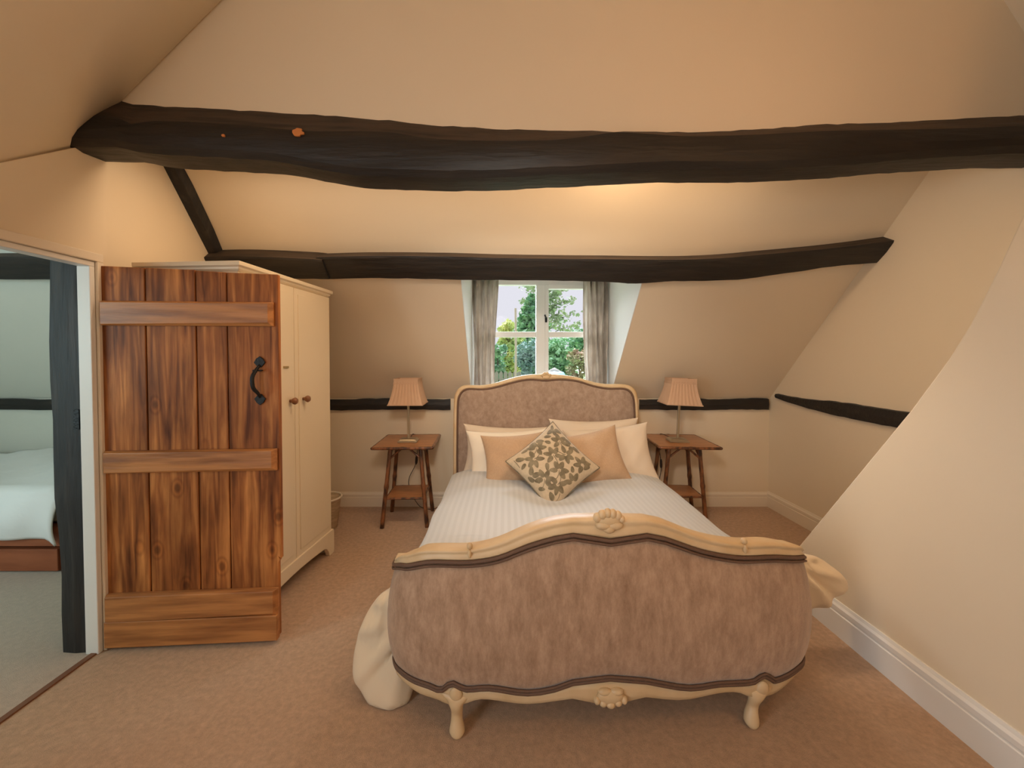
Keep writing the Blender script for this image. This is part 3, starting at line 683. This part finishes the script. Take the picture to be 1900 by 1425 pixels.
# cabriole front legs
def leg(sl):
    y0_, y1_ = sl[0][0], sl[-1][0]; xm, _ = hit((sl[1][1]+sl[1][2])/2, sl[1][0]); ty = fY(xm)
    ft = atZ((sl[-1][1]+sl[-1][2])/2, y1_, 0.0); secs = []
    P = [spline([(q[0], q[k], 0) for q in sl], 30) for k in (1, 2)]
    for a, b in zip(*P):
        t = (a.x-y0_)/(y1_-y0_); yy = ty-.004 + (ft.y+.012-ty)*min(1, max(0, t*1.25-.25)) - .016*math.sin(math.pi*min(1, t*2.2)) 
        l, r = atY(a.y, a.x, yy), atY(b.y, b.x, yy); hw_ = (r.x-l.x)/2; dp = min(.024, hw_)
        secs.append([((l.x+r.x)/2 + hw_*math.cos(w_), yy + dp*math.sin(w_) + .012, max(l.z, .0005)) for w_ in (2*math.pi*k/16 for k in range(16))])
    c = atY((sl[2][1]+sl[2][2])/2, sl[0][0]-4, ty)
    return merge(loft(secs), ellipsoid((c.x, ty-.020, c.z), (.024, .012, .026)))
bpart('leg', leg([(1283, 812, 882), (1292, 818, 878), (1300, 827, 868), (1310, 832, 860), (1322, 836, 858), (1340, 836, 858), (1352, 834, 861), (1361, 833, 862), (1369, 838, 858), (1377, 845, 852)]), 'frame_wood', smooth=True)
bpart('leg', leg([(1272, 1376, 1441), (1281, 1385, 1434), (1289, 1391, 1426), (1298, 1393, 1418), (1309, 1392, 1411), (1321, 1388, 1409), (1333, 1385, 1410), (1343, 1385, 1411), (1351, 1390, 1408), (1358, 1396, 1404)]), 'frame_wood', smooth=True)
# headboard
YH = 3.38
outer = [(841, 990), (841, 800), (842, 743), (844, 731), (851.6, 719), (863, 714), (889, 716), (915, 712.6), (946, 702), (978, 695), (999, 694.5), (1012, 694), (1026, 694.5), (1047, 695.8), (1073, 700), (1100, 709), (1125, 713.5), (1152, 712.6), (1166, 714), (1177, 720.5), (1183, 733), (1185, 772), (1186, 990)]
inner = [(848, 990), (848, 800), (849, 746), (851, 735), (857, 725), (868, 720), (894, 722.5), (921, 718), (948, 709.5), (978, 703), (996, 704), (1011, 706), (1027, 704), (1045, 703), (1073, 706), (1100, 716), (1128, 721), (1151, 720), (1162, 721), (1171, 727), (1176, 738), (1178, 772), (1179, 990)]
O = [atY(x, y, YH) for x, y in outer]; I = [atY(x, y, YH) for x, y in inner]
def dens(P): 
    q = []
    for i in range(len(P)-1): q += [P[i].lerp(P[i+1], k/3) for k in range(3)]
    return q+[P[-1]]
def sm(P):
    P = dens(P)
    for _ in range(2): P = [P[0]] + [(P[i-1]+P[i]*2+P[i+1])/4 for i in range(1, len(P)-1)] + [P[-1]]
    return P
O, I = sm(O), sm(I)
secs_ = []
for a, b in zip(O, I):
    m = (a+b)/2
    secs_.append([(a.x, YH+.045, a.z), (a.x, YH-.006, a.z), (m.x, YH-.016, m.z), (b.x, YH-.010, b.z), (b.x, YH+.045, b.z)])
bpart('headboard_frame', loft(secs_), 'frame_wood', smooth=True)
bpart('piping', tube([(p.x+(XC-.03-p.x)*.004, YH-.012, p.z-.004) for p in I], .0085, 6), 'piping', smooth=True)
cxh = (I[0].x+I[-1].x)/2; zc = .75
secs_ = []
for t, dy in ((1, .0), (.985, -.012), (.95, -.022), (.8, -.030), (.5, -.034), (.2, -.036), (.02, -.036)):
    secs_.append([(cxh+(p.x-cxh)*t, YH+dy, zc+(p.z-zc)*t) for p in I])
secs_ = [[(p.x, YH+.04, p.z) for p in I]] + secs_
bpart('headboard_panel', loft(secs_), 'velvet_head', smooth=True)
tcx, tcz = atY(1013, 697, YH).x, atY(1013, 697, YH).z
bpart('carved_crest', merge(*[ellipsoid((tcx+a, YH-.014, tcz+b), (rx, .014, rz), 10, 8) for a, b, rx, rz in ((-.03, .004, .018, .014), (-.012, .016, .016, .016), (.008, .018, .016, .016), (.028, .006, .018, .014), (0, -.012, .035, .018))]), 'frame_wood', smooth=True)
for s in (0, -1):
    p = O[s]; bpart('leg', tube([(p.x+(.03 if s == 0 else -.03), YH+.02, z) for z in (.0, .06, .2)], [.022, .028, .032], 10), 'frame_wood', smooth=True)
for s in (-1, 1):
    bpart('side_rail', box(XC-.01*0+s*.70-.02, XC+s*.70+.02, 1.60, YH, .20, .33), 'frame_wood', bevel=.008)
bpart('bed_base', box(XC-.62, XC+.62, 1.49, YH-.01, .20, .262), 'mattress')
bpart('mattress', box(XC-.69, XC+.69, 1.56, YH-.02, .263, .44), 'mattress', bevel=.05, seg=4)

# duvet
def dz(x, y):
    z = .502 - .050*math.exp(-((x-.32)/.20)**2-((y-2.52)/.17)**2)
    z += .012*math.sin(x*7+y*3)*math.sin(y*5) + .010*math.exp(-((y-2.95)/.12)**2)
    if y < 1.95: z += .010*math.sin(y*55+x*9)*math.exp(-((x+.15)/.35)**2)*max(0, 1-abs(y-1.82)/.16)
    return z
YD0, YD1 = 1.565, 3.12
def duv(u, v):
    y = YD0+(YD1-YD0)*v; s = (u-.5)*2
    hwid = .735; ang_ = abs(s)
    if ang_ < .74: x = XC+s/.74*hwid; z = dz(x, y); e = ang_/.74; z -= .030*max(0, e-.7)**2/.09
    else:
        k = (ang_-.74)/.26; sg = math.copysign(1, s)
        fl = (.015*math.exp(-((y-1.66)/.16)**2) if sg < 0 else .06*math.exp(-((y-1.80)/.2)**2))
        x = XC+sg*(hwid + .045*math.sin(min(1, k*3)*math.pi/2) + fl*k + .012*math.sin(y*14+k*3)*k)
        z = dz(XC+sg*hwid, y)-.030 - (.03*k*3 if k < .33 else .03+(.10+.22*min(1, max(0, (y-1.75)/.2)))*(k-.33)/.67)
    if v < .06: z -= .10*(1-v/.06)**2
    if v > .97: z -= .02*((v-.97)/.03)**2
    return (x, y, z)
v, f = grid(duv, 110, 80)
dv = thing('duvet', 'white satin striped duvet spread over the upholstered bed', 'duvet', (XC, 2.4, .44))
do = obj('duvet_cover', (v, f), M['stripe'], dv, smooth=True, local=False)
so = do.modifiers.new('thick', 'SOLIDIFY'); so.thickness = .02; so.offset = -1
def blob(outl, y_top, y_bot, depth, fold, seed, piv, nfold, nseg=96):
    """hanging duvet corner: outline in the picture, swept to a puffed body leaning from y_top to y_bot"""
    ys = [p[1] for p in outl]; t0, t1 = min(ys), max(ys)
    pts = spline([(p[0], p[1], 0) for p in outl+outl[:1]], nseg)[:-1]
    cx = sum(p.x for p in pts)/nseg; cy = sum(p.y for p in pts)/nseg; secs = []
    for k, (t, d) in enumerate(((.90, .6), (1, .18), (.985, -.10), (.94, -.28), (.86, -.42), (.76, -.54), (.64, -.63), (.5, -.70), (.36, -.75), (.22, -.78), (.1, -.8), (.01, -.8))):
        s = []
        for i, p in enumerate(pts):
            x, yy = cx+(p.x-cx)*t, cy+(p.y-cy)*t
            yd = y_top+(y_bot-y_top)*(yy-t0)/(t1-t0)
            base = atY(x, yy, yd)
            a = math.atan2(p.y-cy, p.x-cx)
            a2 = math.atan2(yy-piv[1], x-piv[0]); rr = math.hypot(yy-piv[1], x-piv[0])
            fo = fold*(math.sin(a2*nfold+seed)+.5*math.sin(a2*nfold*1.9+1))*(1 if d < 0 else 0)*min(1, rr/40)*max(.15, 1-rr/170)
            q = base + Vector((0, d*depth+fo, 0)); q.z = max(q.z, .004)
            s.append(q)
        secs.append(s)
    return loft(secs)
obj('hanging_corner', blob([(742, 1082), (700, 1110), (668, 1165), (655, 1230), (664, 1272), (690, 1308), (730, 1326), (752, 1318), (764, 1288), (776, 1230), (780, 1150), (775, 1090)], 1.70, 1.545, .075, .034, .4, (790, 1120), 15), M['duvet_warm'], dv, smooth=True, local=False)
obj('hanging_corner', blob([(1482, 1028), (1520, 1036), (1552, 1058), (1568, 1082), (1556, 1098), (1528, 1114), (1500, 1126), (1478, 1125), (1462, 1080)], 1.84, 1.80, .09, .026, 2.0, (1470, 1040), 9), M['duvet_warm'], dv, smooth=True, local=False)

# pillows and cushions
def pillow(name, c, hw, hh, th, lean, roll, yaw, m, label, cat='pillow', pinch=.12, pw=.52, group=None, wr=.012, seed=0, part=None):
    Rm = Matrix.Rotation(R(yaw), 3, 'Z') @ Matrix.Rotation(R(-lean), 3, 'X') @ Matrix.Rotation(R(roll), 3, 'Y')
    def loc(u, v, s, extra=0):
        x = hw*u*(1-pinch*(1-v*v)*abs(u)); z = hh*v*(1-pinch*(1-u*u)*abs(v))
        q = max(0, (1-u*u)*(1-v*v)); t = th*q**pw + wr*(math.sin(u*6+seed+2*v)*math.sin(v*5+seed*2) + .45*math.sin(u*13-v*9+seed*3))*q**.7
        return Rm @ Vector((x, s*(t+extra), z))
    n = 26
    def warp(a): return math.sin((a*2-1)*math.pi/2)
    v1, f1 = grid(lambda a, b: loc(warp(a), warp(b), -1), n, n); v2, f2 = grid(lambda a, b: loc(warp(a), warp(b), 1), n, n)
    V, Fc = merge((v1, f1), (v2, f2))
    root = None
    if part is None:
        o = obj(name, (V, Fc), M[m], None, smooth=True); o.location = c
        b = bmesh.new(); b.from_mesh(o.data); bmesh.ops.remove_doubles(b, verts=b.verts, dist=1e-4); bmesh.ops.recalc_face_normals(b, faces=b.faces); b.to_mesh(o.data); b.free()
        return tag(o, label, cat, group), loc
    root = thing(name, label, cat, c)
    o = obj(part, (V, Fc), M[m], root, smooth=True)
    b = bmesh.new(); b.from_mesh(o.data); bmesh.ops.remove_doubles(b, verts=b.verts, dist=1e-4); bmesh.ops.recalc_face_normals(b, faces=b.faces); b.to_mesh(o.data); b.free()
    return root, loc
def PC(px, py, y): return tuple(atY(px, py, y))
pillow('pillow', PC(944, 838, 3.235), .375, .215, .095, 16, 2, 2, 'pillow', 'cream pillow against the headboard on the wardrobe side of the bed', seed=1)
pillow('pillow', PC(1104, 830, 3.235), .365, .235, .095, 16, -1, -2, 'pillow', 'cream pillow against the headboard on the partition side of the bed', seed=2)
pillow('pillow', PC(950, 850, 3.06), .345, .225, .100, 22, -2, 3, 'pillow_white', 'white pillow leaning between the cream pillow and the plain tan cushion', seed=3)
pillow('pillow', PC(1132, 845, 3.06), .335, .235, .105, 26, -6, -4, 'pillow', 'creased ivory pillow slumping towards the bamboo table beyond the lamp', seed=4)
pillow('cushion', PC(958, 853, 2.88), .245, .195, .092, 24, -3, 6, 'tan', 'plain tan cushion on the wardrobe side, half behind the leaf patterned cushion', 'cushion', seed=5)
pillow('cushion', PC(1098, 850, 2.88), .235, .205, .095, 26, -13, -5, 'tan', 'plain tan cushion with one raised corner beside the leaf patterned cushion', 'cushion', seed=6)
cr, loc = pillow('leaf_cushion', PC(1025, 862, 2.685), .222, .222, .090, 34, 49, 0, 'cushion', 'square leaf patterned cushion set on its corner in front of the tan cushions', 'cushion', seed=7, part='cushion_body', wr=.002, pinch=.08)
# leaf sprigs
def sprig_leaf(u0, v0, a, L, wd):
    v, n = [], 12; d = (math.cos(a), math.sin(a)); q = (-d[1], d[0])
    ring = []
    for k in range(n):
        t = 2*math.pi*k/n; x = L*.5*(1+math.cos(t)); y = wd*math.sin(t)*(1-.25*math.cos(t))
        ring.append((u0+d[0]*x+q[0]*y, v0+d[1]*x+q[1]*y))
    c = (u0+d[0]*L*.5, v0+d[1]*L*.5)
    if max(abs(p[0]) for p in ring) > .97 or max(abs(p[1]) for p in ring) > .97: return None
    v = [loc(*c, -1, .0022)] + [loc(c[0]+(p[0]-c[0])*.6, c[1]+(p[1]-c[1])*.6, -1, .0020) for p in ring] + [loc(*p, -1, .0012) for p in ring]
    f = [[0, 1+k, 1+(k+1) % n] for k in range(n)] + [[1+k, 1+n+k, 1+n+(k+1) % n, 1+(k+1) % n] for k in range(n)]
    return v, f
rl = random.Random(11); parts = []; stems = []
centres = [(u_+.10*math.sin(k_*2.3), v_+.10*math.cos(k_*3.1)) for k_, (u_, v_) in enumerate((a_*.56+(.28 if r_ % 2 else 0)-.14, r_*.50) for r_ in (-1, 0, 1) for a_ in (-1, 0, 1))] + [(-.80, .80), (.0, .84), (.78, .82), (.86, -.80), (-.10, -.86), (-.84, -.84), (.88, .02), (-.90, 0.02)]
for (cu, cv) in centres:
    a0 = rl.random()*6.28; k = 6
    for j in range(k):
        if j == k-1: continue
        a = a0+2*math.pi*j/k+rl.uniform(-.15, .15)
        q = sprig_leaf(cu+.045*math.cos(a), cv+.045*math.sin(a), a, rl.uniform(.245, .285), rl.uniform(.070, .082))
        if q: parts.append(q)
    sp = [(cu+math.cos(a0-1.05)*t*.30+.05*math.sin(t*3), cv+math.sin(a0-1.05)*t*.30) for t in (0, .33, .66, 1)]
    if all(abs(c) < .93 for p in sp for c in p): parts.append(tube([loc(*p, -1, .001) for p in sp], .0022, 5))
cen = [tuple(sum(c)/13 for c in zip(*[tuple(p) for p in q[0][:13]])) for q in parts if len(q[0]) == 25]
for _ in range(700):
    a = rl.random()*6.28; u0, v0 = rl.uniform(-.97, .97), rl.uniform(-.97, .97)
    q = sprig_leaf(u0, v0, a, rl.uniform(.20, .26), rl.uniform(.055, .075))
    if not q: continue
    c = Vector(q[0][0])
    if min((c-Vector(k)).length for k in cen) > .043: parts.append(q); cen.append(tuple(c))
pt_ = obj('leaf_pattern', merge(*parts), M['leafprint'], cr, smooth=True); pt_['kind'] = 'stuff'
rim = [(math.sin(t)*1, 0) for t in ()]
ed = [(s, -1) for s in np.linspace(-1, 1, 16)] + [(1, s) for s in np.linspace(-1, 1, 16)] + [(s, 1) for s in np.linspace(1, -1, 16)] + [(-1, s) for s in np.linspace(1, -1, 16)]
obj('piped_edge', tube([loc(a, b, -1) for a, b in ed], .0045, 6), M['leafprint'], cr, smooth=True)

# ------------------------------------------------------------------ bamboo tables and lamps
TH = .662
def bamboo(p, q, r):
    p, q = Vector(p), Vector(q); L = (q-p).length; n = 22; nodes = max(2, int(L/.12))
    pts = [p.lerp(q, i/n) for i in range(n+1)]
    rad = [r*(1+.22*max(0, 1-abs(((i/n*nodes) % 1)-.5)*14)) for i in range(n+1)]
    return tube(pts, rad, 10)
def table(label, loc_, rot, fx, fy0, fy1):
    t = thing('bamboo_side_table', label, 'table', loc_, rot, 'pair of bamboo bedside tables')
    wx, dy = .232, .262
    top = obj('table_top', box(-wx, wx, -dy, dy, TH-.022, TH), M['tabletop'], t, bevel=.004)
    for a, b in (((-wx, -dy), (wx, -dy)), ((wx, -dy), (wx, dy)), ((wx, dy), (-wx, dy)), ((-wx, dy), (-wx, -dy))):
        obj('edge_cane', bamboo((*a, TH-.009), (*b, TH-.009), .011), M['bamboo'], top, smooth=True)
    tops = {}
    for sx in (-1, 1):
        for sy in (-1, 1):
            p = (sx*.118, sy*.13, TH-.02); q = (sx*fx, fy0 if sy < 0 else fy1, 0); tops[sx, sy] = (Vector(p), Vector(q))
            obj('leg', bamboo(q, p, .0165), M['bamboo'], t, smooth=True)
    for (k1, k2) in (((-1, -1), (1, -1)), ((-1, 1), (1, 1)), ((-1, -1), (-1, 1)), ((1, -1), (1, 1))):
        a0, a1 = tops[k1]; b0, b1 = tops[k2]; m = (a0+b0)/2
        for u0, u1 in ((a0, a1), (b0, b1)):
            s = u0.lerp(u1, .16); e = Vector((m.x+(u0.x-m.x)*.12, m.y+(u0.y-m.y)*.12, TH-.026))
            obj('brace', bamboo(s, e, .0085), M['bamboo'], t, smooth=True)
    zs = .235; k = 1-zs/(TH-.02)
    sx_ = .118+(fx-.118)*k - .006; y0 = -.13+(fy0+.13)*k; y1 = .13+(fy1-.13)*k
    sh = obj('shelf', box(-sx_, sx_, y0-.005, y1+.005, zs-.012, zs), M['tabletop'], t, bevel=.003)
    for a, b in (((-sx_, y0), (sx_, y0)), ((sx_, y0), (sx_, y1)), ((sx_, y1), (-sx_, y1)), ((-sx_, y1), (-sx_, y0))):
        obj('edge_cane', bamboo((*a, zs-.007), (*b, zs-.007), .0085), M['bamboo'], sh, smooth=True)
    return t
tblL = table('bamboo side table with lower shelf standing between wardrobe and bed', (-.815, 3.378, 0), R(3), .178, -.185, .165)
tblR = table('bamboo side table with lower shelf standing between bed and sloped partition', (1.455, 3.385, 0), R(-4), .178, -.13, .165)
def lamp(label, loc_, tilt, rotz):
    t = thing('table_lamp', label, 'lamp', loc_, rotz, 'pair of bedside lamps'); t.rotation_euler = (0, tilt, rotz)
    obj('base', loft([[(-a, -a*.8, z), (a, -a*.8, z), (a, a*.8, z), (-a, a*.8, z)] for a, z in ((.078, 0), (.078, .012), (.070, .016), (.062, .026), (.02, .030))]), M['lamp_metal'], t, bevel=.002)
    obj('stem', box(-.009, .009, -.009, .009, .026, .42), M['lamp_metal'], t, bevel=.002)
    # pleated square shade, flared outwards to the bottom
    secs = []; nz = 10; z0, z1 = .315, .52
    per = []
    for s in range(4):
        for k in range(18): per.append((s, k/18))
    for thk in (0, 1):
        rng = range(nz+1) if thk == 0 else range(nz, -1, -1)
        for j in rng:
            h = j/nz; r = .096 + .042*(1-h)**1.7; z = z0+(z1-z0)*h; row = []
            for i, (s, k) in enumerate(per):
                a = s*math.pi/2; e = (2*k-1)
                pl_ = .0018*(1 if i % 2 else -1)*(1 if h < .84 else 0) - thk*.004
                x, y = (r+pl_), e*r
                row.append((x*math.cos(a)-y*math.sin(a), x*math.sin(a)+y*math.cos(a), z))
            secs.append(row)
    secs.append(secs[0])
    sh = obj('lamp_shade', loft(secs, caps=False), M['shade'], t)
    for h in (0., .82, 1.):
        r = .096+.042*(1-h)**1.7 + .002; z = z0+(z1-z0)*h
        obj('shade_trim', loft([[(r*math.cos(a)*1.4142, r*math.sin(a)*1.4142, z+dz_) for a in (math.pi/4+math.pi/2*q for q in range(4))] for dz_ in (-.004, .004)], caps=False), M['shade'], sh)
    obj('lamp_holder', lathe([(.012, .40), (.018, .41), (.018, .45), (.012, .455)], seg=12), M['lamp_metal'], t, smooth=True)
    obj('bulb', ellipsoid((0, 0, .475), (.022, .022, .028)), M['reveal'], t, smooth=True)
    obj('shade_ring', tube([(-.09, 0, .44), (0, 0, .44), (.09, 0, .44)], .002, 5), M['lamp_metal'], t)
    return t
lL = lamp('lamp with pink pleated shade on the table between wardrobe and bed', (-.803, 3.335, TH+.001), 0, R(2))
lR = lamp('tilted lamp with pink pleated shade on the table beside the sloped partition', (1.425, 3.335, TH+.001), R(2.0), R(-5))
def cordset(l, pts, sw):
    L = l.location
    c = obj('cord', tube(spline([Vector(p)-L for p in pts], 40), .003, 6), M['cord'], l, smooth=True)
    obj('switch', tube([Vector(s)-L for s in sw], [.006, .011, .012, .011, .006], 8), M['cord'], c, smooth=True)
    l_rot = l.rotation_euler.copy()
    c.matrix_parent_inverse = l_rot.to_matrix().to_4x4().inverted()
cordset(lL, [(-.81, 3.42, TH+.008), (-.83, 3.60, TH+.012), (-.82, 3.652, TH-.02), (-.79, 3.60, .54), (-.785, 3.55, .47), (-.80, 3.545, .40), (-.85, 3.55, .30), (-.86, 3.575, .22), (-.83, 3.59, .12), (-.76, 3.57, .03), (-.66, 3.55, .015), (-.58, 3.56, .04), (-.50, 3.60, .10)],
        [(-.787, 3.556, .49), (-.785, 3.55, .475), (-.786, 3.548, .45), (-.788, 3.546, .43), (-.790, 3.545, .415)])
cordset(lR, [(1.42, 3.42, TH+.008), (1.40, 3.60, TH+.012), (1.395, 3.652, TH-.02), (1.36, 3.55, .53), (1.355, 3.50, .44), (1.357, 3.51, .36), (1.36, 3.55, .27), (1.37, 3.58, .15), (1.42, 3.60, .03)],
        [(1.356, 3.51, .47), (1.355, 3.503, .455), (1.355, 3.50, .43), (1.355, 3.50, .41), (1.356, 3.502, .395)])

# ------------------------------------------------------------------ bed in the next room
bx1 = -2.77
b2 = thing('divan_bed', 'low bed on a red stained drawer base in the next room', 'bed', (-3.8, 2.95, 0))
obj('base', box(-4.9, bx1-.02, 2.56, 3.55, 0.0, .30), M['redwood'], b2, local=False, bevel=.004)
for k in range(2): obj('drawer', box(-4.85+1.03*k, -4.85+1.03*k+1.0, 2.515, 2.565, .01, .15), M['redwood'], b2, local=False, bevel=.004)
obj('bed_rail', box(-4.92, bx1+.02, 2.50, 2.60, .175, .30), M['redwood'], b2, local=False, bevel=.004)
obj('head_panel', box(bx1-.02, bx1+.03, 2.52, 3.55, 0, .50), mat('dark_bed_end', (.05, .035, .028), .6), b2, local=False, bevel=.006)
obj('mattress', box(-4.9, bx1-.03, 2.54, 3.5, .30, .47), M['mattress'], b2, local=False, bevel=.04, seg=3)
def qd(u, v):
    x = -5.0+(bx1-.015+5.0)*u; s = v
    wv = .010*math.sin(x*9+v*6)+.007*math.sin(x*23-v*9)
    if s < .32:
        k = s/.32; y = 2.475-.03*math.sin(k*3)+wv; z = .225+.27*k + .014*math.sin(x*4)*(1-k)
    elif s < .45:
        a = (s-.32)/.13*math.pi/2; y = 2.475+.09*(1-math.cos(a))+wv*(1-(s-.32)/.13); z = .495+.055*math.sin(a)
    else: y = 2.565+.93*(s-.45)/.55; z = .55+wv+.012*math.sin(x*6+y*9)
    if u > .97: z -= .05*((u-.97)/.03)**2
    return (x, y, z)
q2 = obj('quilt', grid(qd, 80, 50), M['duvet2'], None, smooth=True)
s_ = q2.modifiers.new('thick', 'SOLIDIFY'); s_.thickness = .012; s_.offset = -1
tag(q2, 'rumpled white quilt covering the bed in the next room', 'quilt')
